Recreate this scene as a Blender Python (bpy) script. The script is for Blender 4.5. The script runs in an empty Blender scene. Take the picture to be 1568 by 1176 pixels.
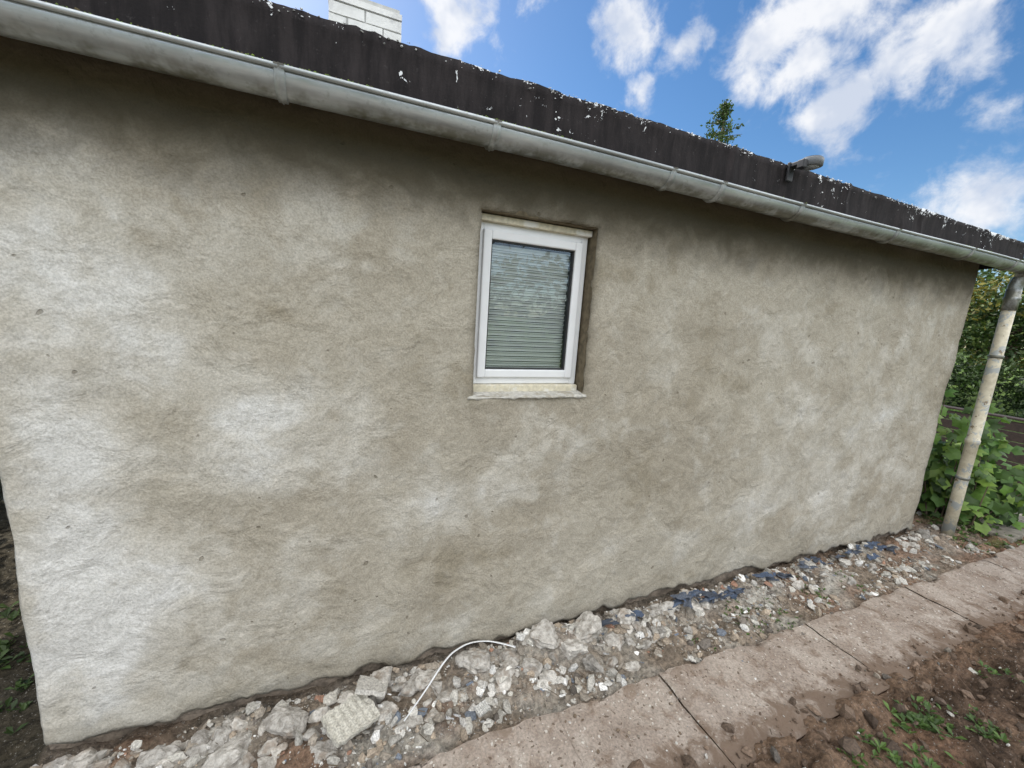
import bpy, math, random
import numpy as np
from mathutils import Vector, Matrix, noise, Quaternion
random.seed(7); rng=np.random.RandomState(5)
scene=bpy.context.scene
COL=scene.collection

# ---------------------------------------------------------------- helpers
class NT:
    def __init__(s,tree): s.t=tree; s.n=tree.nodes; s.l=tree.links
    def node(s,typ,ins=None,**kw):
        n=s.n.new(typ)
        for k,v in kw.items(): setattr(n,k,v)
        if ins:
            for k,v in ins.items(): s.set(n.inputs[k],v)
        return n
    def set(s,sock,v):
        if isinstance(v,bpy.types.NodeSocket): s.l.new(v,sock)
        else:
            if isinstance(v,(tuple,list)) and len(v)==3 and sock.type=='RGBA': v=(*v,1)
            sock.default_value=v
    def noise(s,vec,scale,detail=4,rough=.55,dist=0,out=0):
        n=s.node('ShaderNodeTexNoise',{'Scale':scale,'Detail':detail,'Roughness':rough,'Distortion':dist})
        if vec is not None: s.l.new(vec,n.inputs['Vector'])
        return n.outputs[out]
    def math(s,op,a,b=0.0,clamp=False,c=None):
        n=s.node('ShaderNodeMath',operation=op,use_clamp=clamp)
        s.set(n.inputs[0],a); s.set(n.inputs[1],b)
        if c is not None: s.set(n.inputs[2],c)
        return n.outputs[0]
    def ramp(s,v,a,b,c=0.0,d=1.0,smooth=True):
        n=s.node('ShaderNodeMapRange',interpolation_type='SMOOTHSTEP' if smooth else 'LINEAR')
        for i,x in enumerate((v,a,b,c,d)): s.set(n.inputs[i],x)
        return n.outputs[0]
    def mix(s,f,a,b,mode='MIX'):
        n=s.node('ShaderNodeMix',data_type='RGBA',blend_type=mode)
        s.set(n.inputs[0],f); s.set(n.inputs[6],a); s.set(n.inputs[7],b)
        return n.outputs[2]
    def bump(s,h,strength,dist,normal=None):
        n=s.node('ShaderNodeBump',{'Height':h,'Strength':strength,'Distance':dist})
        if normal is not None: s.l.new(normal,n.inputs['Normal'])
        return n.outputs[0]
def newmat(name):
    m=bpy.data.materials.new(name); m.use_nodes=True
    t=NT(m.node_tree); b=t.n['Principled BSDF']
    co=t.node('ShaderNodeTexCoord').outputs['Object']
    return m,t,b,co
def setp(t,b,**kw):
    names={'col':'Base Color','rough':'Roughness','metal':'Metallic','normal':'Normal','spec':'Specular IOR Level'}
    for k,v in kw.items(): t.set(b.inputs[names[k]],v)
def simple(name,col,rough=.7,metal=0,var=.25,scale=20,bump=.2,bd=.004,col2=None,s2=3):
    m,t,b,co=newmat(name)
    f=t.noise(co,scale,3)
    dark=tuple(c*(1-var) for c in col); lite=tuple(min(1,c*(1+var)) for c in col)
    c=t.mix(t.ramp(f,.3,.7),dark,lite)
    if col2: c=t.mix(t.ramp(t.noise(co,s2,4,.65),.5,.62),c,col2)
    setp(t,b,col=c,rough=rough,metal=metal,normal=t.bump(t.noise(co,scale*3,2),bump,bd))
    return m
def mesh(name,V,F,mat,parent=None,smooth=False,cols=None,mats=None):
    me=bpy.data.meshes.new(name); me.from_pydata([tuple(v) for v in V],[],F)
    ms=mat if isinstance(mat,list) else [mat]
    for m in ms: me.materials.append(m)
    if mats is not None: me.polygons.foreach_set('material_index',mats)
    if smooth: me.polygons.foreach_set('use_smooth',[True]*len(me.polygons))
    if cols is not None:
        a=me.color_attributes.new('Col','FLOAT_COLOR','POINT')
        c=np.asarray(cols,dtype=np.float32)
        if c.shape[1]==3: c=np.hstack([c,np.ones((len(c),1),np.float32)])
        a.data.foreach_set('color',c.ravel())
    me.update()
    o=bpy.data.objects.new(name,me); COL.objects.link(o)
    if parent: o.parent=parent
    return o
def empty(name):
    e=bpy.data.objects.new(name,None); COL.objects.link(e); e.empty_display_size=.2; return e
def box(name,x0,x1,y0,y1,z0,z1,mat,parent=None,bev=.003,rot=None):
    V=[(x,y,z) for x in (x0,x1) for y in (y0,y1) for z in (z0,z1)]
    F=[(0,1,3,2),(4,6,7,5),(0,4,5,1),(2,3,7,6),(0,2,6,4),(1,5,7,3)]
    o=mesh(name,V,F,mat,parent)
    if bev:
        b=o.modifiers.new('b','BEVEL'); b.width=bev; b.segments=2
    return o
def n3(x,y,z=0,oct=3): return noise.fractal(Vector((x,y,z)),.9,2.0,oct)

PH=(1+5**.5)/2
ICV=np.array([(-1,PH,0),(1,PH,0),(-1,-PH,0),(1,-PH,0),(0,-1,PH),(0,1,PH),(0,-1,-PH),(0,1,-PH),(PH,0,-1),(PH,0,1),(-PH,0,-1),(-PH,0,1)])/math.sqrt(1+PH*PH)
ICF=[(0,11,5),(0,5,1),(0,1,7),(0,7,10),(0,10,11),(1,5,9),(5,11,4),(11,10,2),(10,7,6),(7,1,8),(3,9,4),(3,4,2),(3,2,6),(3,6,8),(3,8,9),(4,9,5),(2,4,11),(6,2,10),(8,6,7),(9,8,1)]
class Geo:
    def __init__(s): s.V=[];s.F=[];s.C=[]
    def add(s,V,F,c):
        k=len(s.V); s.V.extend([tuple(v) for v in V]); s.F.extend([tuple(i+k for i in f) for f in F]); s.C.extend([c]*len(V))
    def rock(s,p,r,c,flat=.6,jit=.3):
        v=ICV*(1+rng.uniform(-jit,jit,(12,1)))
        sc=np.array([rng.uniform(.7,1.4),rng.uniform(.6,1.1),rng.uniform(flat*.5,flat*1.2)])*r
        v=np.clip(v,-.78,.78)*sc
        q=Quaternion((rng.normal(),rng.normal(),rng.normal()*1.5,rng.normal()*2)).normalized().to_matrix() if flat>.5 else (Matrix.Rotation(rng.uniform(0,6.3),3,'Z')@Matrix.Rotation(rng.normal()*.25,3,'X'))
        v=v@np.array(q).T+np.array(p)
        s.add(v,ICF,c)

def colmat(name,rough=.9,grain=120,bs=.5,var=.3,trans=0):
    m,t,b,co=newmat(name)
    a=t.node('ShaderNodeAttribute',attribute_name='Col').outputs['Color']
    f=t.noise(co,grain,2,.6)
    c=t.mix(1.0,a,t.mix(t.ramp(f,.3,.7),(1-var,)*3,(1+var,)*3),'MULTIPLY')
    setp(t,b,col=c,rough=rough)
    if bs: setp(t,b,normal=t.bump(f,bs,.004))
    if trans:
        tr=t.node('ShaderNodeBsdfTranslucent',{'Color':c})
        mx=t.node('ShaderNodeMixShader',{0:trans}); t.l.new(b.outputs[0],mx.inputs[1]); t.l.new(tr.outputs[0],mx.inputs[2])
        t.l.new(mx.outputs[0],t.n['Material Output'].inputs[0])
    return m

# ---------------------------------------------------------------- materials
m_rock=colmat('rubble_stone')
m_leaf=colmat('leaves',rough=.55,grain=8,bs=0,var=.2,trans=.3)
m_far=colmat('far_foliage',rough=.7,grain=3,bs=0,var=.2)
m_bark=simple('bark',(.12,.09,.06),.9,var=.4,scale=12,bump=.6,bd=.02)

m_chunk,t,b,co=newmat('broken_mortar')
a=t.node('ShaderNodeAttribute',attribute_name='Col').outputs['Color']
f=t.noise(co,28,5,.7)
c=t.mix(1.0,a,t.mix(t.ramp(f,.32,.68),(.60,.58,.55),(1.3,1.3,1.3)),'MULTIPLY')
c=t.mix(t.ramp(t.noise(co,11,3,.6),.54,.68,0,.6),c,(.28,.22,.165))
setp(t,b,col=c,rough=.95,normal=t.bump(f,1,.015),spec=.2)

# plaster
m_pl,t,b,co=newmat('cement_render')
att=t.node('ShaderNodeAttribute',attribute_name='Col').outputs['Color']
sep=t.node('ShaderNodeSeparateColor',{0:att})
patch=sep.outputs[0]; damp_shade=sep.outputs[1]
n1=t.noise(co,3.2,3,.5,.35); n2=t.noise(co,8,3,.55,.7); n3n=t.noise(co,1.3,1,.5,.3)
base=t.mix(t.ramp(n3n,.35,.65),(.345,.310,.250),(.400,.367,.305))
pm=t.math('ADD',patch,t.math('MULTIPLY',t.math('SUBTRACT',n1,.47),2.4))
pm=t.math('ADD',pm,t.math('MULTIPLY',t.math('SUBTRACT',n2,.5),1.3))
base=t.mix(t.ramp(pm,-.05,-.75,0,.8),base,(.270,.236,.176))
base=t.mix(t.ramp(pm,.05,.95,0,.88),base,(.500,.475,.422))
base=t.mix(t.ramp(pm,.75,1.7,0,.85),base,(.63,.625,.605))
wv=t.node('ShaderNodeVectorMath',{0:t.noise(co,3,1,.5,0,1)},operation='SCALE'); wv.inputs['Scale'].default_value=.22
wc=t.node('ShaderNodeVectorMath',{0:co,1:wv.outputs[0]},operation='ADD').outputs[0]
sq=t.node('ShaderNodeMapping',{'Scale':(1,0,1)}); t.l.new(wc,sq.inputs[0])
vo=t.node('ShaderNodeTexVoronoi',{'Scale':1.7,'Randomness':1.0},feature='F1',voronoi_dimensions='3D'); t.l.new(sq.outputs[0],vo.inputs['Vector'])
tw=t.noise(co,6,4,.58,.5)
dd=t.math('ADD',t.math('MULTIPLY',vo.outputs['Distance'],58),t.math('MULTIPLY',tw,4))
rings=t.math('MULTIPLY_ADD',t.math('SINE',dd),.5,False,.5)
rings=t.math('MULTIPLY',rings,t.ramp(n2,.52,.68))
g=t.noise(co,130,3,.75)
base=t.mix(1.0,base,t.mix(t.ramp(g,.32,.68),(.82,.82,.81),(1.15,1.15,1.15)),'MULTIPLY')
sp=t.noise(co,26,4,.65)
base=t.mix(1.0,base,t.mix(t.ramp(sp,.35,.65),(.94,.94,.93),(1.05,1.05,1.05)),'MULTIPLY')
base=t.mix(t.math('MULTIPLY',rings,.06),base,(.80,.78,.72))
pit=t.ramp(t.noise(co,21,1,.5),.75,.785,0,1)
base=t.mix(t.math('MULTIPLY',pit,.5),base,(.12,.10,.065))
dm=t.ramp(t.math('ADD',damp_shade,t.math('MULTIPLY',t.math('SUBTRACT',n2,.5),.7)),.05,.95,0,.93)  # one mask for damp staining and painted eave shade
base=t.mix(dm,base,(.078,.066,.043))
h=t.math('ADD',t.math('MULTIPLY',tw,.030),t.math('MULTIPLY',rings,.0018))
h=t.math('ADD',h,t.math('MULTIPLY',sp,.0058)); h=t.math('ADD',h,t.math('MULTIPLY',g,.0021)); h=t.math('SUBTRACT',h,t.math('MULTIPLY',pit,.004))
setp(t,b,col=base,rough=.93,normal=t.bump(h,.9,1.0),spec=.2)

m_old=simple('old_masonry',(.20,.165,.13),.95,var=.4,scale=14,bump=.8,bd=.02)
m_white=simple('painted_white_plastic',(.78,.79,.80),.35,var=.04,scale=6,bump=.05)
m_cream=simple('cream_filler',(.60,.55,.42),.8,var=.15,scale=40,bump=.4,col2=(.72,.70,.64),s2=9)
m_sill=simple('dusty_sill',(.47,.455,.41),.85,var=.2,scale=50,bump=.6,col2=(.34,.31,.25),s2=11)
m_gask=simple('black_gasket',(.03,.03,.03),.6,var=.1)
m_blind=simple('blind_slats',(.84,.85,.82),.5,var=.04,scale=15,bump=.05)
m_dark=simple('dark_interior',(.04,.045,.045),.9,var=.2)

m_glass=bpy.data.materials.new('window_glass'); m_glass.use_nodes=True
t=NT(m_glass.node_tree); t.n.remove(t.n['Principled BSDF'])
fr=t.node('ShaderNodeFresnel',{'IOR':1.5})
tr=t.node('ShaderNodeBsdfTransparent',{'Color':(.97,.985,.98,1)}); gl=t.node('ShaderNodeBsdfGlossy',{'Roughness':.01,'Color':(.9,.95,1,1)})
mx=t.node('ShaderNodeMixShader'); t.l.new(t.math('MULTIPLY',fr.outputs[0],1.3,True),mx.inputs[0]); t.l.new(tr.outputs[0],mx.inputs[1]); t.l.new(gl.outputs[0],mx.inputs[2]); t.l.new(mx.outputs[0],t.n['Material Output'].inputs[0])

# zinc gutter
m_zn,t,b,co=newmat('weathered_zinc')
st=t.node('ShaderNodeMapping',{'Scale':(.5,4,4)}); t.l.new(co,st.inputs[0])
f=t.noise(st.outputs[0],5,4,.65); f2=t.noise(co,30,3,.7)
c=t.mix(t.ramp(f,.3,.7),(.32,.345,.355),(.49,.52,.535))
c=t.mix(t.ramp(f2,.56,.72,0,.5),c,(.24,.25,.23))
nrm=t.node('ShaderNodeSeparateXYZ',{0:co})
gm=t.math('MULTIPLY',t.ramp(nrm.outputs[2],2.476,2.438),t.ramp(t.noise(co,6,4,.7),.36,.58))
c=t.mix(t.math('MULTIPLY',gm,.85),c,(.12,.115,.08))
setp(t,b,col=c,rough=t.ramp(f2,.3,.7,.30,.52),metal=.5,normal=t.bump(f2,.15,.002))

# felt
m_felt,t,b,co=newmat('roofing_felt')
smap=t.node('ShaderNodeMapping',{'Scale':(7,1,1.1)}); t.l.new(co,smap.inputs[0])
str_=t.noise(smap.outputs[0],3,4,.7)
c=t.mix(t.ramp(str_,.35,.7),(.013,.011,.012),(.030,.025,.026))
c=t.mix(t.ramp(t.noise(co,45,4,.8),.60,.75,0,.6),c,(.085,.078,.078))
att=t.node('ShaderNodeAttribute',attribute_name='Col').outputs['Color']
v=t.node('ShaderNodeSeparateColor',{0:att}).outputs[0]
pk=t.noise(co,16,5,.75,.4); pl=t.noise(co,2.0,1,.5)
pv=t.math('ADD',t.math('ADD',pk,t.math('MULTIPLY',t.math('POWER',v,4),.12)),t.math('MULTIPLY',t.math('SUBTRACT',pl,.5),.3))
mk=t.ramp(pv,.698,.708)
p2=t.math('ADD',t.noise(co,7,5,.7,.2),t.math('MULTIPLY',v,.10)); mk=t.math('MAXIMUM',mk,t.ramp(p2,.750,.757))
c=t.mix(mk,c,(.70,.72,.74))
setp(t,b,col=c,rough=.85,spec=.2,normal=t.bump(t.noise(co,120,2),.5,.002))

# soil / ground
m_gr,t,b,co=newmat('garden_soil')
att=t.node('ShaderNodeAttribute',attribute_name='Col').outputs['Color']
f=t.noise(co,35,6,.72); f2=t.noise(co,5,3,.6,.5)
c=t.mix(1.0,att,t.mix(t.ramp(f,.3,.7),(.50,.50,.50),(1.5,1.47,1.43)),'MULTIPLY')
c=t.mix(1.0,c,t.mix(t.ramp(f2,.35,.65),(.8,.78,.75),(1.15,1.15,1.15)),'MULTIPLY')
c=t.mix(t.ramp(t.noise(co,95,2,.6),.64,.70,0,.6),c,(.50,.47,.42))
setp(t,b,col=c,rough=.97,normal=t.bump(f,.95,.035),spec=.15)

# path
m_path,t,b,co=newmat('concrete_paving')
f=t.noise(co,4,4,.6,.5); f2=t.noise(co,90,3,.7); f3=t.noise(co,9,6,.7,.6)
c=t.mix(t.ramp(f,.35,.65),(.285,.235,.195),(.37,.318,.27))
c=t.mix(t.ramp(f3,.46,.64,0,.8),c,(.205,.152,.115))
c=t.mix(t.ramp(t.noise(co,6,5,.6),.58,.72,0,.5),c,(.46,.41,.355))
c=t.mix(1.0,c,t.mix(t.ramp(f2,.3,.7),(.78,.78,.78),(1.22,1.22,1.22)),'MULTIPLY')
c=t.mix(t.ramp(t.noise(co,55,1,.4),.68,.71,0,.8),c,(.10,.07,.05))
c=t.mix(t.ramp(t.noise(co,48,1,.4),.30,.28,0,.7),c,(.62,.59,.53))
py_=t.node('ShaderNodeSeparateXYZ',{0:co}).outputs[1]
dirt=t.math('ADD',t.ramp(py_,-.66,-.93),t.math('MULTIPLY',t.math('SUBTRACT',f3,.5),2.8))
c=t.mix(t.ramp(dirt,.25,.9,0,.9),c,(.165,.118,.086))
dirt2=t.math('ADD',t.ramp(py_,-.58,-.47,0,.6),t.math('MULTIPLY',t.math('SUBTRACT',f3,.5),2.8))
c=t.mix(t.ramp(dirt2,.35,.9,0,.7),c,(.24,.187,.145))
setp(t,b,col=c,rough=.93,normal=t.bump(t.math('ADD',t.math('MULTIPLY',f2,.0025),t.math('MULTIPLY',f3,.011)),.9,1.0),spec=.2)

# ---------------------------------------------------------------- building
bld=empty('garage_building')
XL,XR=-1.104,5.06; OX0,OX1,OZ0,OZ1=.548,1.168,1.395,2.25
blobs=[(-.90,1.86,.20,.20,1.1),(-.92,2.15,.16,.12,.5),(-.904,1.25,.15,.32,1.2),(-.915,.72,.16,.28,1.2),(-.86,.45,.2,.15,1.0),(-.711,1.75,.12,.16,.8),
(-.317,1.32,.18,.12,.9),(-.30,1.12,.2,.12,.7),(-.62,1.57,.18,.13,.6),(-.69,.62,.18,.14,.8),(.70,.93,.3,.12,.5),(.466,.8,.12,.2,.5),(2.81,.56,.25,.25,.7),
(3.14,1.19,.3,.3,.8),(4.08,1.157,.3,.25,.8),(3.57,.58,.3,.3,.8),(2.6,1.87,.3,.15,.4),(1.64,1.40,.3,.15,.3),(4.24,1.9,.6,.3,.4),(-.13,2.05,.25,.12,.5),
(1.05,1.15,.3,.16,.5),(-.04,1.28,.2,.2,.3),(-1.0,.2,.16,.25,.6),(2.2,.9,.3,.3,.2),(4.5,.6,.5,.4,.4),(1.9,.35,.3,.12,.4),(-.3,.2,.3,.12,.3),(.25,.25,.2,.12,.3),
(.3,.45,.3,.22,-.5),(1.6,.9,.35,.3,-.5),(-.2,1.72,.18,.14,-.5),(.38,1.6,.14,.35,-.6),(-.55,.95,.2,.12,-.3),(2.05,1.6,.22,.35,-.3),(-.6,1.33,.08,.06,-.9),(1.4,1.9,.25,.3,-.3)]
dx=.0195
xs=list(np.linspace(XL,OX0,int((OX0-XL)/dx)))[:-1]+list(np.linspace(OX0,OX1,32))[:-1]+list(np.linspace(OX1,XR,int((XR-OX1)/dx)))
zs=list(np.linspace(0,OZ0,70))[:-1]+list(np.linspace(OZ0,OZ1,44))[:-1]+list(np.linspace(OZ1,2.62,20))
nx,nz=len(xs),len(zs); V=[];C=[];F=[]
def pbot(x): return .014+.036*n3(x*1.7,3.1,0,3)+.050*n3(x*6,1.1,0,4)+.02*max(0,1-abs(x-2.2)/.8)
for i,x in enumerate(xs):
    for j,z in enumerate(zs):
        y=.011*n3(x*2.2,z*2.2,1.3,2)+.009*n3(x*5,z*4,5.3,3)+.002*n3(x*25,z*25,2,2)
        y+=.007*math.sin(x*7.5+z*2+2*n3(x,z,0,1))*min(1,max(0,(x-1.6)/1.5))*.8
        ox=x;zz=z
        d0=min(x-XL,XR-x)
        if d0<.03: y+=(.03-d0)**2/.03*.9
        if z<.06: y-=.018*(1-z/.06)*max(0,n3(x*4,77,0,2)+.2)
        if j==0: zz=pbot(x); y+=.004
        elif z<.15: zz=z+pbot(x)*(1-z/.15)
        if d0<1e-6: ox+=.008*n3(z*3,9+x,0,3)
        inedge=(abs(x-OX0)<1e-6 or abs(x-OX1)<1e-6) and OZ0-1e-6<=z<=OZ1+1e-6
        inz=(abs(z-OZ0)<1e-6 or abs(z-OZ1)<1e-6) and OX0-1e-6<=x<=OX1+1e-6
        if inedge: ox+=.006*n3(z*14,x*5,0,2); y+=.004
        if inz: zz+=.006*n3(x*14,z*5,0,2); y+=.004
        V.append((ox,y,zz))
        p=0
        for bx,bz,rx,rz,w in blobs:
            q=((x-bx+.06*n3(x*4,z*4,8,2))/rx)**2+((z-bz+.06*n3(x*4,z*4,18,2))/rz)**2
            if q<6: p+=w*math.exp(-q*.8)
        if x<.4: p+=.22
        p+=.9*max(0,1-z/.05)*(.4+n3(x*3,50,0,2))*min(1,max(0,(x-.3)/1))
        wall_dark=max(0,(z-2.03+.02*x*.3)/.36)  # below the gutter: damp plus eave shade, painted into the wall colour
        wall_dark=max(wall_dark,.5*max(0,1-math.hypot((x-.86)/.45,max(0,abs(z-2.28))/.1)))
        wall_dark=max(wall_dark,.5*max(0,1-max(0,abs(x-.86)-.31)/.07) if OZ0-.02<z<OZ1+.05 else 0)
        wall_dark=max(wall_dark,.42*max(0,1-z/.16), .5*max(0,1-(XR-x)/.14))  # also darker around the window, along the base and at the right edge
        C.append((p,min(1,wall_dark),0))
for i in range(nx-1):
    for j in range(nz-1):
        cx=(xs[i]+xs[i+1])/2; cz=(zs[j]+zs[j+1])/2
        if OX0<cx<OX1 and OZ0<cz<OZ1: continue
        a=i*nz+j; F.append((a,a+nz,a+nz+1,a+1))
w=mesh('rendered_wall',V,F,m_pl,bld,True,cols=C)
sol=w.modifiers.new('s','SOLIDIFY'); sol.thickness=.022; sol.offset=-1; 
for nme,a in {'masonry_left':(XL+.01,OX0-.004,-.25,2.60),'masonry_right':(OX1+.004,XR-.01,-.25,2.60),'masonry_below':(OX0-.004,OX1+.004,-.25,OZ0-.006),'masonry_above':(OX0-.004,OX1+.004,OZ1+.006,2.60)}.items():
    box(nme,a[0],a[1],.034,.25,a[2],a[3],m_old,bld,0)
m_rev=simple('shaded_reveal_render',(.125,.10,.062),.95,var=.3,scale=30,bump=.6)  # olive render, base colour darkened to paint in the recess shade
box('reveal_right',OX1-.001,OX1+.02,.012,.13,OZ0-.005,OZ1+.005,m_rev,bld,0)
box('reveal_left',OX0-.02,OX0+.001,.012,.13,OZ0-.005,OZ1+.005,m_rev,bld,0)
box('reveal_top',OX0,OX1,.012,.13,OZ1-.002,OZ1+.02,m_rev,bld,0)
box('side_wall_left',XL+.012,XL+.25,.25,4.2,-.25,2.60,m_pl,bld,0)
box('side_wall_right',XR-.25,XR-.012,.25,4.2,-.25,2.60,m_pl,bld,0)
box('back_wall',XL+.012,XR-.012,4.2,4.4,-.25,2.60,m_pl,bld,0)
def ztop(x): return 2.755-.012*max(0,(x-2))
rx=np.linspace(-2.6,5.52,400); V=[];F=[];C=[]
prof=[(0,0,0),(.004,.15,.2),(.0,.35,.4),(.003,.6,.6),(.0,.85,.8),(-.004,.97,1),(.015,1.0,1),(.09,.995,1),(.3,.98,1)]
for x in rx:
    zt=ztop(x)+.004*n3(x*5,0,3,3)+.003*n3(x*22,0,3,2); 
    zb=2.505+.010*n3(x*3,5,0,2)
    for s0,s1,hh in ((-.02,.06,.035),(.62,.9,.02),(1.3,1.45,.015),(2.6,2.72,.03),(3.9,4.1,.025)):
        if s0<x<s1: zb+=hh*math.sin(math.pi*(x-s0)/(s1-s0))
    seam=min(abs(x-s) for s in (-1.2,.02,.09,1.9,2.9,3.8,4.75))
    for k,(py,pz,c) in enumerate(prof):
        y=-.09+py-.014*max(0,1-seam/.03)+.008*n3(x*6,pz*3,2,2)-(.022*max(0,n3(x*2.3,7,0,2))*(1-pz) if k<4 else 0)
        z=zb+(zt-zb)*pz+(.004*n3(x*12,8,0,2) if k in(5,6) else 0)
        V.append((x,y,z)); C.append((c,0,0))
    V.append((x,4.6,zt*.99)); C.append((1,0,0)); V.append((x,4.6,2.5)); C.append((0,0,0))
P=len(prof)+2
for i in range(len(rx)-1):
    for k in range(P-1): a=i*P+k; F.append((a,a+P,a+P+1,a+1))
F.append(tuple(range(P-1,-1,-1))); F.append(tuple((len(rx)-1)*P+k for k in range(P)))
mesh('felt_roof',V,F,m_felt,bld,True,cols=C)
box('soffit_board',-2.58,5.5,-.075,4.5,2.56,2.60,m_dark,bld,0)
g_=Geo()
for k in range(600):
    x=rng.uniform(-1.0,5.4)
    if n3(x*1.5,40,0,2)<0 and rng.rand()<.8: continue
    s=rng.uniform(.002,.0075)
    g_.rock((x+rng.normal()*.01,-.092+rng.uniform(-.008,.002),ztop(x)-.002-abs(rng.normal())*.013),s,(.74,.76,.78),.45)
mesh('flaking_edge',g_.V,g_.F,m_rock,bld,cols=g_.C)

# window ------------------------------------------------------
win=empty('window'); win.parent=bld
def frame(pref,x0,x1,z0,z1,w,y0,y1,mat,bev=.004,wb=None):
    wb=wb or w
    box(pref+'_left',x0,x0+w,y0,y1,z0,z1,mat,win,bev); box(pref+'_right',x1-w,x1,y0,y1,z0,z1,mat,win,bev)
    box(pref+'_top',x0+w-.001,x1-w+.001,y0+.001,y1-.001,z1-w,z1-.0005,mat,win,bev); box(pref+'_bottom',x0+w-.001,x1-w+.001,y0+.001,y1-.001,z0+.0005,z0+wb,mat,win,bev)
FX0,FX1,FZ0,FZ1=OX0+.002,OX1-.010,OZ0+.045,OZ1-.035
frame('outer_frame',FX0,FX1,FZ0,FZ1,.036,.080,.135,m_white)
frame('sash',FX0+.034,FX1-.034,FZ0+.034,FZ1-.034,.042,.064,.12,m_white,.006)
frame('gasket',FX0+.075,FX1-.075,FZ0+.075,FZ1-.075,.007,.075,.118,m_gask,0)
gx0,gx1,gz0,gz1=FX0+.08,FX1-.08,FZ0+.08,FZ1-.08
box('glass_pane',gx0,gx1,.088,.092,gz0,gz1,m_glass,win,0)
box('trim_above',OX0+.003,OX1-.004,.050,.135,OZ1-.036,OZ1-.006,m_cream,win,.004)
box('trim_below',OX0+.003,OX1-.010,.050,.135,OZ0+.004,OZ0+.044,m_cream,win,.006)
V=[];F=[];z=gz1-.012;k=0
while z>gz0-.02:
    for (yy,zz) in ((.112,z),(.110,z-.003),(.112,z-.006),(.128,z-.010),(.120,z-.0225)):
        V+=[(gx0-.05,yy,zz),(gx1+.05,yy,zz)]
    b0=k*10; F+=[(b0+2*q,b0+2*q+1,b0+2*q+3,b0+2*q+2) for q in range(4)]; k+=1; z-=.026
mesh('pleated_blind',V,F,m_blind,win,False)
box('room_back',OX0,OX1,.20,.24,OZ0,OZ1,m_dark,win,0)
V=[];F=[];nS=60
for i in range(nS+1):
    x=OX0-.026+(OX1-OX0+.040)*i/nS
    r=lambda q,a=.003: a*n3(x*18,q,0,3)
    V+=[(x,.06,OZ0+.012+r(1)),(x,.01,OZ0+.004+r(2)),(x,-.012+r(3),OZ0-.004+r(4)),(x,-.016+r(5,.008),OZ0-.009+r(6,.006)),(x,-.010+r(7),OZ0-.015+r(8,.009)),(x,.012,OZ0-.020+r(9,.004))]
for i in range(nS):
    for k in range(5): a=i*6+k; F.append((a,a+1,a+7,a+6))
F.append((0,5,4,3,2,1)); F.append(tuple(nS*6+k for k in range(6)))
mesh('sill',V,F,m_sill,win,True)

# chimney -----------------------------------------------------
m_wb=simple('whitewashed_brick',(.74,.74,.73),.8,var=.08,scale=12,bump=.4,bd=.004,col2=(.62,.62,.62),s2=6)
m_wm=simple('whitewashed_mortar',(.50,.50,.49),.9,var=.1)
chim=empty('chimney')
ch=Geo(); cx0,cx1,cy0,cy1=-.115,.335,1.42,1.84; z=2.6;row=0
def gbox(g,x0,x1,y0,y1,z0,z1,c,j=.0):
    V=[(x+rng.uniform(-j,j),y+rng.uniform(-j,j),zz+rng.uniform(-j,j)) for x in (x0,x1) for y in (y0,y1) for zz in (z0,z1)]
    g.add(V,[(0,1,3,2),(4,6,7,5),(0,4,5,1),(2,3,7,6),(0,2,6,4),(1,5,7,3)],c)
while z<3.72:
    o=.112 if row%2 else 0
    for (a0,a1,ax_) in ((cx0,cx1,0),(cy0,cy1,1)):
        p=a0-o
        while p<a1-.01:
            s0=max(p,a0); s1=min(p+.215,a1)
            if s1-s0>.03:
                e=.003 if ax_ else 0
                if ax_==0:
                    gbox(ch,s0,s1,cy0,cy0+.03,z,z+.066,(1,1,1),.002); gbox(ch,s0,s1,cy1-.03,cy1,z,z+.066,(1,1,1),.002)
                else:
                    gbox(ch,cx0-e,cx0+.03,s0,s1,z,z+.066,(1,1,1),.002); gbox(ch,cx1-.03,cx1+e,s0,s1,z,z+.066,(1,1,1),.002)
            p+=.225
    z+=.075;row+=1
gbox(ch,cx0-.006,cx1+.006,cy0-.006,cy1+.006,z,z+.035,(1,1,1))
mesh('bricks',ch.V,ch.F,m_wb,chim); box('mortar_core',cx0+.008,cx1-.008,cy0+.008,cy1-.008,2.6,3.79,m_wm,chim,0)

# gutter ------------------------------------------------------
gut=empty('rain_gutter')
GY,GZ,GR=-.162,2.500,.062
def gz(x): return GZ+.004*math.sin(x*1.7)-.002*(x)
def ring(x,r,a0=math.pi,a1=2*math.pi,n=18):
    return [(x,GY+r*math.cos(a0+(a1-a0)*i/n),gz(x)+r*math.sin(a0+(a1-a0)*i/n)) for i in range(n+1)]
gx=np.linspace(-2.6,5.46,180); V=[];F=[]
def sect(x,r):
    pts=[]
    cy,cz=GY-r-.004,gz(x)+.004
    for i in range(9):
        a=math.pi*.1+i/8*math.pi*1.75
        pts.append((x,cy+.008*math.cos(a),cz+.008*math.sin(a)))
    return pts+ring(x,r)+[(x,GY+r,gz(x)+.03)]+ring(x,r-.003)[::-1]
L0=len(sect(0,GR))
for x in gx: V+=sect(x,GR)
for i in range(len(gx)-1):
    for k in range(L0-1): a=i*L0+k; F.append((a,a+1,a+L0+1,a+L0))
mesh('gutter_channel',V,F,m_zn,gut,True)
e=ring(5.458,GR); mesh('end_cap',e,[tuple(range(len(e)))],m_zn,gut)
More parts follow.
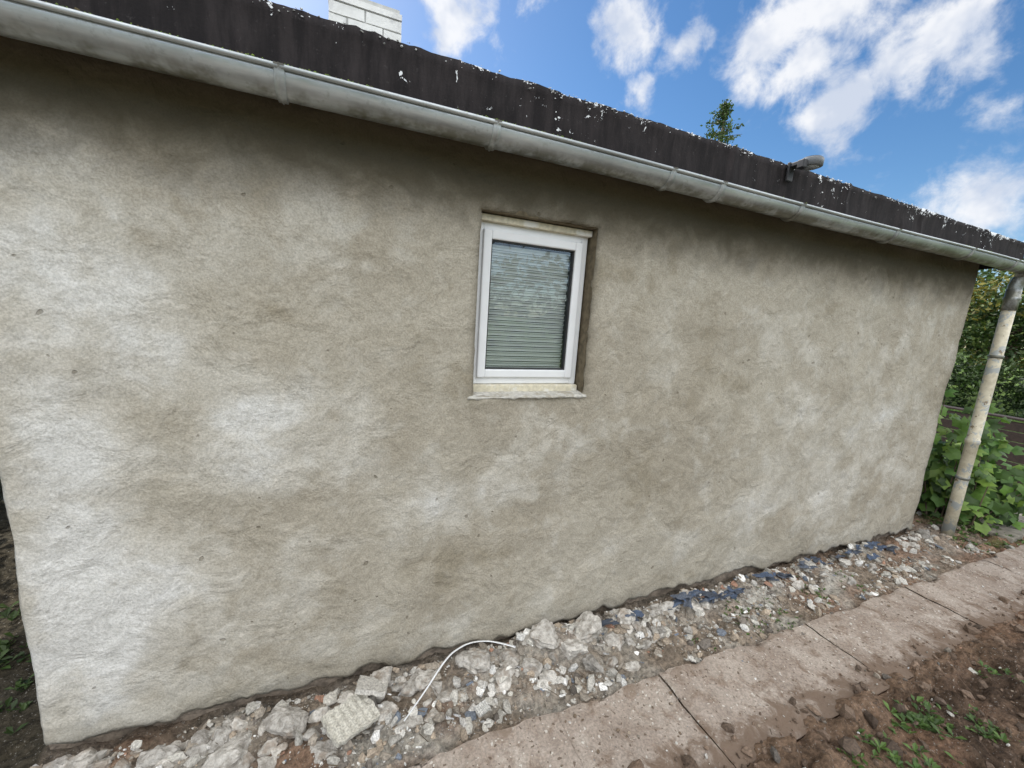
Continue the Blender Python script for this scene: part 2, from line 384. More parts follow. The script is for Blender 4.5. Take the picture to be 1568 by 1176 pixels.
for x in (-1.05,-.2,.524,1.396,1.715,2.32,3.27,4.27,5.0):
    V=[];F=[];prof2=[(-.016,.001),(-.013,.007),(-.005,.0065),(0,.011),(.005,.0065),(.013,.007),(.016,.001)]
    for dxx,rr in prof2:
        r_=ring(x+dxx,GR+rr,n=18); r_=[(x+dxx,GY-GR-rr-.010,gz(x)+.008)]+r_+[(x+dxx,GY+GR+rr,gz(x)+.03)]; V+=r_
    n_=len(r_)
    for i in range(len(prof2)-1):
        for k in range(n_-1): a=i*n_+k; F.append((a,a+1,a+n_+1,a+n_))
    mesh('joint_bracket',V,F,m_zn,gut,True)
g_=Geo()
for k in range(2200):
    x=rng.uniform(-2,5.3) if rng.rand()<.4 else rng.uniform(-2,.9)
    if n3(x*1.3,3,2,2)<-.15 : continue
    g_.rock((x,GY-GR+.002+abs(rng.normal())*.008,gz(x)+.012+rng.uniform(-.004,.005)),rng.uniform(.003,.006),(.15,.21,.035) if rng.rand()<.7 else (.09,.07,.03),.6)
mesh('gutter_moss',g_.V,g_.F,m_rock,gut,cols=g_.C)

def tube(name,pts,rad,mat,parent=None,n=16):
    cu=bpy.data.curves.new(name,'CURVE'); cu.dimensions='3D'; sp=cu.splines.new('BEZIER'); sp.bezier_points.add(len(pts)-1)
    for bp,p in zip(sp.bezier_points,pts): bp.co=p; bp.handle_left_type=bp.handle_right_type='AUTO'
    cu.bevel_depth=rad; cu.bevel_resolution=6; cu.use_fill_caps=True; cu.resolution_u=10
    o=bpy.data.objects.new(name,cu); COL.objects.link(o)
    dg=bpy.context.evaluated_depsgraph_get(); me=bpy.data.meshes.new_from_object(o.evaluated_get(dg))
    bpy.data.objects.remove(o); o=bpy.data.objects.new(name,me); COL.objects.link(o); me.materials.clear(); me.materials.append(mat)
    me.polygons.foreach_set('use_smooth',[True]*len(me.polygons))
    if parent:o.parent=parent
    return o
# downpipe
m_pipe,t,b,co=newmat('peeling_cream_paint')
f=t.noise(co,9,5,.7,.5)
c=t.mix(t.ramp(t.noise(co,30,3),.3,.7),(.50,.45,.33),(.63,.58,.45))
c=t.mix(t.ramp(f,.53,.57),c,(.36,.38,.37))
c=t.mix(t.ramp(t.noise(co,20,4,.7),.62,.66),c,(.20,.15,.09))
setp(t,b,col=c,rough=.6,normal=t.bump(f,.3,.004))
dp=empty('downpipe')
PX,PY=5.36,-.135
def lathe(name,prof,cx,cy,mat,parent,n=28):
    V=[];F=[]
    for (r,z) in prof:
        for i in range(n): a=2*math.pi*i/n; V.append((cx+r*math.cos(a),cy+r*math.sin(a),z))
    for k in range(len(prof)-1):
        for i in range(n):
            j=(i+1)%n; F.append((k*n+i,k*n+j,(k+1)*n+j,(k+1)*n+i))
    F.append(tuple(range(n-1,-1,-1))); F.append(tuple((len(prof)-1)*n+i for i in range(n)))
    return mesh(name,V,F,mat,parent,True)
lathe('lower_pipe',[(.045,-.1),(.044,.5),(.045,.9),(.050,.905),(.050,.94),(.044,.945),(.043,1.5),(.043,2.18)],PX,PY,m_pipe,dp)
lathe('upper_pipe',[(.048,2.12),(.0485,2.2),(.053,2.205),(.053,2.235),(.047,2.24),(.047,2.30)],PX,PY,m_zn,dp)
tube('offset_bend',[(PX,PY,2.28),(PX,PY-.005,2.35),(PX+.01,GY,2.42),(PX+.01,GY,2.45)],.046,m_zn,dp)
lathe('outlet',[(.05,2.40),(.052,2.44),(.06,2.45)],PX+.01,GY,m_zn,dp)
for z in (.55,1.7):
    lathe('pipe_clip',[(.0475,z),(.050,z+.002),(.050,z+.024),(.0475,z+.026)],PX,PY,m_zn,dp)

# gutter lamp ---------------------------------
m_lg=simple('grey_plastic',(.13,.14,.15),.45,var=.1); m_lb=simple('black_plastic',(.02,.02,.022),.5,var=.1); m_lens=simple('lamp_lens',(.30,.32,.33),.25,var=.05)
lamp=empty('solar_gutter_lamp')
LX,LY,LZ=2.40,-.175,2.718
lathe('housing',[(.048,LZ),(.056,LZ+.003),(.057,LZ+.036),(.052,LZ+.043),(.0,LZ+.044)],LX,LY,m_lg,lamp)
lathe('lens',[(.0,LZ-.006),(.034,LZ-.006),(.040,LZ+.001)],LX,LY,m_lens,lamp)
lathe('solar_top',[(.046,LZ+.0445),(.046,LZ+.047),(.0,LZ+.0475)],LX,LY,m_lb,lamp)
box('bracket_arm',LX-.085,LX-.03,LY-.012,LY+.10,LZ+.002,LZ+.024,m_lb,lamp,.004)
box('bracket_plate',LX-.09,LX-.045,LY+.06,LY+.075,LZ-.07,LZ+.030,m_lb,lamp,.004)
box('bracket_hook',LX-.09,LX-.055,LY-.02,LY+.02,LZ-.02,LZ+.026,m_lb,lamp,.006)

# ---------------------------------------------------------------- ground
def sm(a,b,x):
    t_=min(1,max(0,(x-a)/(b-a))); return t_*t_*(3-2*t_)
def gh(x,y):
    z=-.045+.012*n3(x*3,y*3,0,3)
    near=sm(9,6.5,x)*sm(-6,-3,x)*sm(-6,-3,y)
    bump_=.022*n3(x*7,y*7,4,4)+.012*n3(x*22,y*22,7,2)
    strip=sm(-.52,-.44,y)*sm(.3,.05,y)
    z+=strip*(.014+bump_*1.3+.075*sm(-.28,-.08,y)*sm(.02,-.06,y)*max(-.1,n3(x*2.6,9+y*2,0,3)+.35)) *near
    soil=sm(-.80,-.98,y)
    z+=soil*near*(.062+bump_*2.4+.05*max(0,n3(x*2.2,y*2.6,11,2))+.06*sm(-1.0,-1.5,y)*sm(1.6,3.2,x))
    rt=sm(5.1,5.6,x)*near
    z+=rt*(.02+bump_*1.2)*sm(-.7,-.2,y)
    if y>.3 or x>9 or y<-6: z+=.02*n3(x*.7,y*.7,0,2)
    return z
def axis(a,b,d,lo,hi):
    v=list(np.arange(a,b,d)); s=d;x=v[0]
    l=[]
    while x>lo: s*=1.25; x-=s; l.append(max(x,lo))
    v=l[::-1]+v; s=d;x=v[-1]
    while x<hi: s*=1.25; x+=s; v.append(min(x,hi))
    return v
ax=axis(-1.8,6.6,.020,-400,400); ay=axis(-1.9,.12,.018,-400,400)
V=[];C=[];F=[]
for x in ax:
    for y in ay:
        V.append((x,y,gh(x,y)))
        c=Vector((.24,.165,.115))
        st_=sm(-.55,-.42,y)
        if x<5.6: c=c.lerp(Vector((.27,.225,.18)),st_)
        k=max(0,n3(x*2.5,y*4,33,3)+.25-.3*sm(2.8,4,x)); 
        c=c.lerp(Vector((.42,.40,.36)),min(1,k*1.6)*st_)
        r_=max(0,n3(x*1.8,y*3,53,3)-.1+.35*sm(2.6,3.6,x)); c=c.lerp(Vector((.25,.155,.105)),min(.75,r_*1.4))
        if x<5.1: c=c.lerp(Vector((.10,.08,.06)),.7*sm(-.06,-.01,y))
        so=sm(-.9,-1.1,y); c=c.lerp(Vector((.10,.070,.050)),so*sm(-.15,.3,n3(x*1.5,y*2,70,3)+.3*sm(1,3,x)))
        c=c.lerp(Vector((.34,.30,.25)),sm(-2.2,-3.0,y))  # pale unseen ground behind the camera, added to bounce warm light
        gr=max(sm(7.2,8.2,x),sm(-10,-12,y),sm(4.7,6,y),sm(-2.2,-3.5,x)*sm(-2,-1,y)); c=c.lerp(Vector((.085,.14,.03)),gr)
        if x<-1.1 and y>-.1: c=c.lerp(Vector((.05,.045,.03)),.8)
        wd=sm(.12,.3,n3(x*3,y*3,90,3))*.7*max(sm(5.3,5.7,x)*sm(-2,-1.5,y),.5*sm(-1.0,-1.2,y)*sm(2.6,2.0,x)*sm(-2,-1.5,y)); c=c.lerp(Vector((.07,.11,.03)),wd)
        C.append(tuple(c))
ny=len(ay)
for i in range(len(ax)-1):
    for j in range(ny-1): a=i*ny+j; F.append((a,a+ny,a+ny+1,a+1))
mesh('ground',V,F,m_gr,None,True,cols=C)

# path slabs
V=[];F=[]
joints=[-2.2,-1.6,-.98,-.35,.26,.875,1.485,2.08,2.66,3.25,3.82,4.40,5.02,5.6,6.2,6.8]
for a0,a1 in zip(joints[:-1],joints[1:]):
    gap=rng.uniform(.0005,.0015); tz=rng.uniform(-.002,.002); tx=rng.normal()*.003; ty=rng.normal()*.005; y0=-.935+rng.uniform(-.01,.01); y1=-.478+rng.uniform(-.008,.008)
    X=[a0+gap,a0+gap+.004]+list(np.linspace(a0+.03,a1-.03,24))+[a1-gap-.004,a1-gap]; Y=[y0,y0+.006]+list(np.linspace(y0+.025,y1-.025,18))+[y1-.007,y1]
    k0=len(V); nyy=len(Y)
    for i,x in enumerate(X):
        for j,y in enumerate(Y):
            edge=min(i,len(X)-1-i,j,nyy-1-j)
            zz=tz+tx*(x-a0)/.6+ty*(y-y0)/.45+.007*n3(x*6,y*6,0,3)
            xx,yy=x,y
            if edge==0: zz-=.002+.009*max(0,n3(x*16,y*16,6,2))
            if edge<=1 and j in(nyy-1,nyy-2): yy+=.020*n3(x*6,3,0,4)-.05*max(0,n3(x*3,13,0,2))
            if edge<=1 and i in (0,1): xx+=.007*n3(y*9,a0,0,3)
            if edge<=1 and i in (len(X)-1,len(X)-2): xx+=.007*n3(y*9,a1,0,3)
            V.append((xx,yy,zz))
    for i in range(len(X)-1):
        for j in range(nyy-1): a=k0+i*nyy+j; F.append((a,a+nyy,a+nyy+1,a+1))
    def skirt(idx):
        k=len(V)
        for q in idx: v=V[q]; V.append((v[0],v[1],-.09))
        for i in range(len(idx)-1): F.append((idx[i],idx[i+1],k+i+1,k+i))
    skirt([k0+i*nyy+nyy-1 for i in range(len(X))][::-1]); skirt([k0+i*nyy for i in range(len(X))]); skirt([k0+j for j in range(nyy)][::-1]); skirt([k0+(len(X)-1)*nyy+j for j in range(nyy)])
mesh('garden_path',V,F,m_path,None,True)

# rubble
pal=[((.43,.41,.365),34),((.52,.50,.46),16),((.70,.69,.66),9),((.28,.245,.20),22),((.15,.13,.11),9),((.33,.19,.13),1.6),((.15,.17,.20),3),((.33,.27,.205),24)]
pw=np.array([p[1] for p in pal]); pw=pw/pw.sum()
def pc():
    c=pal[rng.choice(len(pal),p=pw)][0]; k=rng.uniform(.7,1.2); return tuple(q*k for q in c)
g_=Geo()
for k in range(20000):
    x=rng.uniform(-1.7,5.35); y=-.47*rng.rand()**(1.1)+.01
    dens=.28+2.1*n3(x*2.1,y*4.5,21,3)+(.15 if -.3<x<3.0 else -.1)+.6*(y+.25)
    if rng.rand()>dens+.12: continue
    r=min(.036,.0024*(rng.pareto(1.35)+1))
    if y>-.015-r: y=-.015-r
    g_.rock((x,y,gh(x,y)+r*.2),r,pc(),.62 if rng.rand()<.5 else .35,.45)
for k in range(2600):
    x=rng.uniform(-.5,6.4); y=rng.uniform(-1.75,-.80)
    r=min(.05,.006*(rng.pareto(1.7)+1)); cc=(.15,.105,.074) if rng.rand()<.9 else pc(); kk=rng.uniform(.5,1.4)
    g_.rock((x,y,max(gh(x,y),-.0)+r*.2),r,tuple(q*kk for q in cc),.7,.42)
for k in range(1300):
    x=rng.uniform(-1,5.5); y=-.48-.45*rng.rand()**1.0; r=.0018*(rng.pareto(2.0)+1); r=min(r,.010)
    g_.rock((x,y,.001+r*.2),r,pc() if rng.rand()<.4 else (.15,.11,.075),.5)
for k in range(350):
    x=rng.uniform(5.1,7.2); y=rng.uniform(-.5,.7); r=min(.05,.008*(rng.pareto(1.8)+1)); g_.rock((x,y,gh(x,y)+r*.3),r,tuple(q*.7 for q in pc()))
mesh('rubble',g_.V,g_.F,m_rock,None,cols=g_.C)

def lump(g,p,s,c,seed,n=30,m=18):
    V=[];F=[]
    R=Matrix.Rotation(rng.uniform(-.5,.5),3,'Z')@Matrix.Rotation(rng.normal()*.35,3,'X')@Matrix.Rotation(rng.normal()*.3,3,'Y')
    pl_=[(Vector((rng.normal(),rng.normal(),rng.normal())).normalized(),rng.uniform(.45,.85)) for _ in range(9)]
    for j in range(m+1):
        ph=math.pi*j/m
        for i in range(n):
            th=2*math.pi*i/n; d=Vector((math.sin(ph)*math.cos(th),math.sin(ph)*math.sin(th),math.cos(ph)))
            r=1.15
            for pn,pd in pl_:
                dt=d.dot(pn)
                if dt>1e-3: r=min(r,pd/dt)
            r*=1+.10*n3(d.x*4+seed,d.y*4,d.z*4,3)+.2*n3(d.x*1.5+seed,d.y*1.5,d.z*1.5,2)
            q=R@Vector((d.x*r*s[0],d.y*r*s[1],d.z*r*s[2])); V.append((p[0]+q.x,p[1]+q.y,p[2]+q.z))
    for j in range(m):
        for i in range(n): F.append((j*n+i,(j+1)*n+i,(j+1)*n+(i+1)%n,j*n+(i+1)%n))
    g.add(V,F,c)
g_=Geo()
L_=[(1.0,-.09,.15,.08,.07,.46),(.80,-.13,.12,.07,.06,.42),(1.25,-.11,.10,.07,.06,.48),(.62,-.10,.10,.07,.05,.44),(.30,-.10,.09,.065,.06,.42),(-.25,-.13,.10,.07,.06,.42),(-.45,-.20,.12,.07,.05,.45),
   (-.7,-.12,.10,.07,.06,.40),(-.95,-.13,.10,.07,.06,.46),(.12,-.08,.10,.06,.07,.5),(1.55,-.09,.10,.065,.06,.5),(1.85,-.09,.09,.06,.05,.44),(2.3,-.09,.09,.05,.045,.42),(3.3,-.09,.08,.04,.035,.42),(4.5,-.09,.08,.05,.045,.34),(-1.25,-.1,.08,.07,.05,.28),(5.0,-.10,.09,.06,.06,.28),(1.12,-.2,.08,.06,.04,.5),(.9,-.22,.07,.05,.04,.44),(-.1,-.3,.07,.06,.04,.4),(1.4,-.2,.07,.05,.04,.46),(.45,-.22,.07,.05,.035,.48)]
for k in range(170):
    x=rng.uniform(-1.1,4.9) if k%2 else rng.uniform(-1,2.4); s=rng.uniform(.014,.046); q=rng.uniform(.30,.58); L_.append((x,-.04-s-abs(rng.normal())*.11,s*1.3,s,s*.75,q))
for k,(x,y,sx,sy,sz_,c) in enumerate(L_):
    y=min(y,-.015-sy)
    if y<-.44: continue
    lump(g_,(x,y,gh(x,y)-.002),(sx,sy,sz_),(c,c*.95,c*.87),k*3.7,*( (34,20) if sx>.05 else (16,10)))
mesh('mortar_chunks',g_.V,g_.F,m_chunk,None,False,cols=g_.C)
def slab_piece(name,loc,rot,w,h,th,col,slots=True):
    V=[];F=[];n=12;m=9
    for s in (0,1):
        for i in range(n+1):
            for j in range(m+1):
                a=i/n-.5;b_=j/m-.5; x=a*w*(1+.12*n3(b_*5,w*9,0,2)); y=b_*h*(1+.2*n3(a*5,h*30,3,2)); z=(th if s else 0)+.002*n3(a*8,b_*8,0,2)
                if s and slots and i%2==1 and 0<j<m and j!=m//2: z-=.006
                V.append((x,y,z))
    N=(n+1)*(m+1)
    for i in range(n):
        for j in range(m):
            a=i*(m+1)+j; F.append((a,a+1,a+m+2,a+m+1)); F.append((N+a,N+a+m+1,N+a+m+2,N+a+1))
    per=[i*(m+1) for i in range(n+1)]+[n*(m+1)+j for j in range(1,m+1)]+[i*(m+1)+m for i in range(n-1,-1,-1)]+[j for j in range(m-1,0,-1)]
    for k in range(len(per)): a=per[k];b_=per[(k+1)%len(per)]; F.append((a,b_,N+b_,N+a))
    o=mesh(name,V,F,m_rock,None,False,cols=[col]*len(V)); o.location=loc; o.rotation_euler=rot; return o
slab_piece('tile_fragment',(.0,-.235,.02),(.12,.10,.5),.20,.15,.018,(.46,.44,.38))
slab_piece('tile_fragment',(.09,-.14,.045),(-.35,.2,-.3),.13,.11,.02,(.45,.43,.39),False)
slab_piece('tile_fragment',(.56,-.36,-.001),(.15,-.05,.3),.06,.045,.012,(.50,.49,.46))
g_=Geo()
def flake(x,y,s,c,hz=.02):
    n=7; V=[];F=[];an=rng.normal()*.35; sd=rng.uniform(0,50)
    for i in range(n+1):
        for j in range(n+1):
            a=(i/n-.5)*s;b_=(j/n-.5)*s*.35*(1+.6*n3(a*20+sd,0,0,2)); 
            V.append((x+a*math.cos(an)-b_*math.sin(an),y+a*math.sin(an)+b_*math.cos(an),gh(x,y)+.022+hz*(n3(a*22+sd,b_*22,0,3)+.4)))
    for i in range(n):
        for j in range(n): q=i*(n+1)+j; F.append((q,q+n+1,q+n+2,q+1))
    g_.add(V,F,c)
for k in range(52):
    x=rng.uniform(1.4,4.4) if k>10 else rng.uniform(1.9,2.4); flake(x,-.085-abs(rng.normal())*.035,rng.uniform(.06,.15),random.choice([(.065,.09,.14),(.09,.105,.135),(.05,.06,.08)]))
for k in range(40): flake(rng.uniform(.1,4.2),rng.uniform(-.44,-.08),rng.uniform(.015,.04),random.choice([(.7,.7,.68),(.65,.63,.58),(.16,.19,.24),(.36,.36,.36)]),.006)
mesh('plastic_scraps',g_.V,g_.F,m_rock,None,True,cols=g_.C)
pts=[Vector(p) for p in [(.20,-.34,.0),(.27,-.28,.012),(.36,-.20,.03),(.435,-.12,.045),(.52,-.075,.055),(.63,-.06,.052),(.74,-.10,.04),(.85,-.17,.025)]]
V=[];F=[];pp=[]
for i in range(len(pts)-1):
    for k in range(6): pp.append(pts[i].lerp(pts[i+1],k/6))
pp=[sum((pp[max(0,min(len(pp)-1,i+k))] for k in range(-4,5)),Vector())/9 for i in range(len(pp))]
for i,p in enumerate(pp):
    tg=(pp[min(i+1,len(pp)-1)]-pp[max(i-1,0)]).normalized(); sd=tg.cross(Vector((0,.35,1))).normalized(); w_=.0025+.006*i/len(pp)
    p=p+Vector((0,0,.032)); V+=[p-sd*w_,p+sd*w_]
for i in range(len(pp)-1): F.append((2*i,2*i+1,2*i+3,2*i+2))
o=mesh('plastic_strip',V,F,m_white,None,True); s_=o.modifiers.new('s','SOLIDIFY'); s_.thickness=.002
V=[];F=[]
for k in range(160):
    x=rng.uniform(-.8,5.2);y=rng.uniform(-.45,-.05) if rng.rand()<.6 else rng.uniform(-1.5,-.9); l=rng.uniform(.02,.07);a=rng.uniform(0,3.1); r=rng.uniform(.0008,.002); z=max(gh(x,y),-.03)+.014
    d=Vector((math.cos(a),math.sin(a),rng.normal()*.2))*l; s=Vector((-math.sin(a),math.cos(a),0))*r; p=Vector((x,y,z)); k0=len(V)
    V+=[p-s,p+s,p+Vector((0,0,2*r)),p+d-s,p+d+s,p+d+Vector((0,0,2*r))]; F+=[(k0,k0+3,k0+5,k0+2),(k0+1,k0+2,k0+5,k0+4),(k0,k0+1,k0+4,k0+3)]
mesh('twigs',V,F,m_bark)

# ---------------------------------------------------------------- vegetation
def leafcard(g,p,s,c,nrm,lobed=False):
    nrm=Vector(nrm).normalized(); u=nrm.orthogonal().normalized(); u=Quaternion(nrm,rng.uniform(0,6.28))@u; v=nrm.cross(u)
    if lobed:
        R=[.25,1.0,.76,.95,.74,1.1,.74,.95,.76,1.0]; n=len(R); P=Vector(p)
        V=[P]+[P+(u*math.cos(2*math.pi*i/n-1.57)+v*math.sin(2*math.pi*i/n-1.57))*R[i]*s*.55-nrm*s*.12*(R[i]) for i in range(n)]
        F=[(0,i+1,(i+1)%n+1) for i in range(n)]
    else:
        P=Vector(p); V=[P-u*s*.5,P-v*s*.27+nrm*s*.06,P+u*s*.5,P+v*s*.27+nrm*s*.06]; F=[(0,1,2,3)]
    g.add(V,F,c)
def crown(g,cen,rad,nclump,nleaf,ls,pal,clr=.35):
    for k in range(nclump):
        d=Vector((rng.normal(),rng.normal(),rng.normal())).normalized()*(rng.rand()**.45)
        cc=Vector((cen[0]+d.x*rad[0],cen[1]+d.y*rad[1],cen[2]+d.z*rad[2])); base=pal[rng.randint(len(pal))]; kk=rng.uniform(.6,1.35); cr=clr*rng.uniform(.6,1.4)
        for q in range(nleaf):
            e=Vector((rng.normal(),rng.normal(),rng.normal()*.7))*cr*.5; k2=kk*rng.uniform(.75,1.25)
            leafcard(g,cc+e,ls*rng.uniform(.6,1.4),tuple(b_*k2 for b_ in base),(rng.normal(),rng.normal(),rng.normal()+.8))
def limb(V,F,p0,p1,r0,r1,n=8):
    p0,p1=Vector(p0),Vector(p1); d=(p1-p0).normalized(); u=d.orthogonal().normalized(); v=d.cross(u); k=len(V)
    for p,r in ((p0,r0),((p0+p1)/2+u*r0*.3,(r0+r1)/2),(p1,r1)):
        for i in range(n): a=6.2832*i/n; V.append(p+(u*math.cos(a)+v*math.sin(a))*r)
    for s in (0,1):
        for i in range(n): j=(i+1)%n; F.append((k+s*n+i,k+s*n+j,k+(s+1)*n+j,k+(s+1)*n+i))
PG=[(.055,.10,.022),(.075,.13,.03),(.04,.075,.02),(.10,.14,.03),(.18,.16,.03)]
def tree(name,x,y,h,r,pal=PG,ncl=110,nl=60,ls=.16):
    e=empty(name); V=[];F=[]
    limb(V,F,(x,y,-.1),(x+.1,y,h*.5),h*.03,h*.018)
    for k in range(9):
        a=rng.uniform(0,6.28); z=h*rng.uniform(.25,.5); limb(V,F,(x+.08,y,z),(x+math.cos(a)*r*.7,y+math.sin(a)*r*.7,z+h*.28),h*.012,h*.004,6)
    mesh('trunk',V,F,m_bark,e,True)
    g=Geo(); crown(g,(x,y,h*.62),(r,r,h*.40),ncl,nl,ls,pal,.55*r*.55+.15)
    mesh('crown',g.V,g.F,m_leaf,e,cols=g.C); return e
tree('garden_tree',19.5,4.2,4.4,1.9,PG,130); tree('garden_tree',21.5,6.6,5.0,2.1,PG,80); tree('garden_tree',17.8,6.9,4.0,1.6,PG,50,50)
tree('garden_tree',22,2.2,3.8,1.7,PG,70,60)
g=Geo()
for k in range(12): crown(g,(16.9+rng.uniform(-.3,.3),1.0+k*.5,.85+.25*math.sin(k*1.7)),(.6,.5,.95),15,55,.11,[(.035,.065,.018),(.05,.09,.02),(.03,.05,.016)],.3)
mesh('hedge',g.V,g.F,m_leaf,None,cols=g.C)
g=Geo()
for k in range(30):
    x=-40+k*3.4+rng.uniform(-.5,.5); h=rng.uniform(4,6.5); crown(g,(x,30+rng.uniform(-2,2),h*.5),(2.4,1.5,h*.5),14,30,.6,PG,1.3)
for k in range(24):
    x=-34+k*3.0; h=rng.uniform(2.4,4.6) if k<13 else rng.uniform(4.5,9); crown(g,(x,-20+rng.uniform(-1,1),h*.5),(2,1.2,h*.5),14,30,.5,[(.03,.05,.03),(.04,.06,.03)],1.2)
for k in range(14): 
    crown(g,(28+rng.uniform(-1,1),-12+k*2.6,2.0),(1.5,1.6,2.0),18,36,.38,PG,1.0)
mesh('distant_trees',g.V,g.F,m_far,None,cols=g.C)
con=empty('conifer_tree'); V=[];F=[]; TX,TY,TH=12.6,10.2,9.75
limb(V,F,(TX,TY,0),(TX,TY,TH),.16,.02)
g=Geo()
for k in range(200):
    z=TH*(1-.85*rng.rand()**1.3); r=(TH-z)*.55+.14; a=rng.uniform(0,6.28); L=min(1.9,r*rng.uniform(.4,1.25))
    p0=Vector((TX,TY,z)); p1=p0+Vector((math.cos(a)*L,math.sin(a)*L,-L*.05+.16)); limb(V,F,p0,p1,.02,.005,5)
    nn=int(12+30*L)
    for q in range(nn):
        f=rng.rand()**.8; p=p0.lerp(p1,f)+Vector((rng.normal(),rng.normal(),rng.normal()*.6-.6))*.07
        kk=rng.uniform(.6,1.3); leafcard(g,p,rng.uniform(.08,.16),(.07*kk,.12*kk,.03*kk),(rng.normal(),rng.normal(),rng.normal()))
for q in range(90):
    leafcard(g,(TX+rng.normal()*.06,TY+rng.normal()*.06,TH+.1-rng.rand()*.8),.12,(.06,.11,.03),(rng.normal(),rng.normal(),rng.normal()))
mesh('trunk',V,F,m_bark,con,True); mesh('needles',g.V,g.F,m_leaf,con,cols=g.C)
vine=empty('vine_plant'); V=[];F=[];g=Geo()
for k in range(44):
    x0,y0=5.95+rng.uniform(-.35,.45),.14+rng.uniform(-.32,.45); x1,y1,z1=x0+rng.normal()*.16,y0+rng.normal()*.14,rng.uniform(.3,1.05)+(.35 if x0<5.85 else 0)
    if y1<-.15: z1=min(z1,.6)
    limb(V,F,(x0,y0,-.03),(x1,y1,z1),.008,.003,5)
    for q in range(24):
        f=rng.uniform(.15,1.05); p=Vector((x0,y0,0)).lerp(Vector((x1,y1,z1)),f)+Vector((rng.normal()*.08,rng.normal()*.08,rng.normal()*.05))
        c=random.choice([(.08,.17,.03),(.12,.23,.035),(.05,.10,.02),(.17,.27,.045)]); kk=rng.uniform(.75,1.25)
        leafcard(g,p,rng.uniform(.07,.15),tuple(q_*kk for q_ in c),(-.7+rng.normal()*.5,-.5+rng.normal()*.5,.7+rng.normal()*.35),True)
mesh('stems',V,F,m_bark,vine,True); mesh('leaves',g.V,g.F,m_leaf,vine,cols=g.C)
def weeds(name,spots):
    g=Geo()
    for (x,y,r,n,s) in spots:
        for k in range(n):
            px,py=x+rng.normal()*r*.5,y+rng.normal()*r*.5; z=gh(px,py); 
            if z<-.005 and -.93<py<-.48: z=.0
            for q in range(4):
                a=rng.uniform(0,6.28); l=s*rng.uniform(.5,1.2); c=random.choice([(.08,.15,.03),(.11,.19,.04),(.06,.11,.025)])
                if x<-1: c=tuple(q_*.6 for q_ in c)
                d=Vector((math.cos(a),math.sin(a),rng.uniform(.3,1.3))).normalized(); w=Vector((-math.sin(a),math.cos(a),0))*l*.22; p=Vector((px,py,z))
                g.add([p,p+d*l*.55-w,p+d*l-Vector((0,0,l*.2)),p+d*l*.55+w],[(0,1,2,3)],c)
    return mesh(name,g.V,g.F,m_leaf,None,cols=g.C)
weeds('weeds',[(2.48,-1.10,.10,45,.05),(2.2,-1.16,.14,40,.04),(1.95,-1.15,.12,20,.035),(2.75,-1.22,.08,20,.04),(2.35,-.30,.14,40,.026),(2.6,-.34,.14,34,.024),(3.1,-.28,.12,30,.026),(1.9,-.38,.06,10,.02),(3.5,-.33,.12,20,.022),(5.6,-.15,.25,80,.06),(5.9,-.3,.25,70,.06),(5.3,-.3,.12,25,.04),(6.6,-.1,.4,120,.08),(3.3,-1.15,.12,20,.035),(1.4,-1.12,.1,10,.03),(6.2,.3,.3,60,.08),(-1.6,.8,.3,50,.06),(-1.35,.35,.12,12,.045)])
dk=[(.022,.03,.014),(.03,.045,.016)]
tree('shrub',-3.2,2.4,2.6,1.1,dk,60,60,.09)
g=Geo()
for k in range(10): crown(g,(-3.4+k*.05,.6+k*.45,.7),(.45,.4,.9),12,60,.09,dk,.3)
mesh('hedge',g.V,g.F,m_leaf,None,cols=g.C)
g=Geo()
for k in range(7000):
    x=rng.uniform(8.2,16.2); y=rng.uniform(1.0,6.5); z=gh(x,y); a=rng.uniform(0,6.28); h=rng.uniform(.03,.07); w=.012; kk=rng.uniform(.7,1.3)
    g.add([(x-w*math.cos(a),y-w*math.sin(a),z),(x+w*math.cos(a),y+w*math.sin(a),z),(x+rng.normal()*.02,y+rng.normal()*.02,z+h)],[(0,1,2)],(.10*kk,.19*kk,.04*kk))
mesh('lawn_grass',g.V,g.F,m_leaf,None,cols=g.C)

m_wood=simple('dark_stained_timber',(.030,.019,.016),.75,var=.35,scale=25,bump=.4)
fe=empty('timber_fence')
for i in range(7):
    z0=.04+i*.125; box('board',7.60,7.625,-1.6,3.4,z0,z0+.117,m_wood,fe,.003)
for y in (-1.55,.0,1.6,3.3): box('post',7.63,7.72,y,y+.09,-.2,.93,m_wood,fe,.006)
box('cap_rail',7.585,7.735,-1.62,3.42,.932,.955,m_wood,fe,.004)
m_st=simple('grey_paving_stone',(.22,.20,.165),.9,var=.25,scale=18,bump=.5,bd=.008,col2=(.29,.27,.22),s2=8)
ss=empty('stacked_paving_stones')
for k,(x,y,z,w,d,h,r) in enumerate([(6.05,-.02,.0,.42,.26,.05,.2),(6.1,.02,.055,.36,.24,.045,-.15),(6.0,-.30,-.02,.5,.24,.05,.05),(6.7,-.28,-.02,.5,.34,.05,-.1),(6.35,.14,.10,.3,.2,.045,.4)]):
    o=box('stone',-w/2,w/2,-d/2,d/2,0,h,m_st,ss,.008); o.location=(x,y,z); o.rotation_euler=(rng.normal()*.03,rng.normal()*.03,r)

# ---------------------------------------------------------------- camera
r=Vector((.9255,-.3729,.0663)).normalized(); fw=Vector((.3787,.9097,-.1701)).normalized()
up=r.cross(fw).normalized(); r=fw.cross(up).normalized()
M=Matrix((r,up,-fw)).transposed().to_4x4(); M.translation=Vector((0,-1.8,1.79))
cam=bpy.data.cameras.new('camera'); co_=bpy.data.objects.new('camera',cam); COL.objects.link(co_); co_.matrix_world=M
cam.sensor_width=36; cam.lens=13.96; cam.clip_start=.02; cam.clip_end=2000; scene.camera=co_

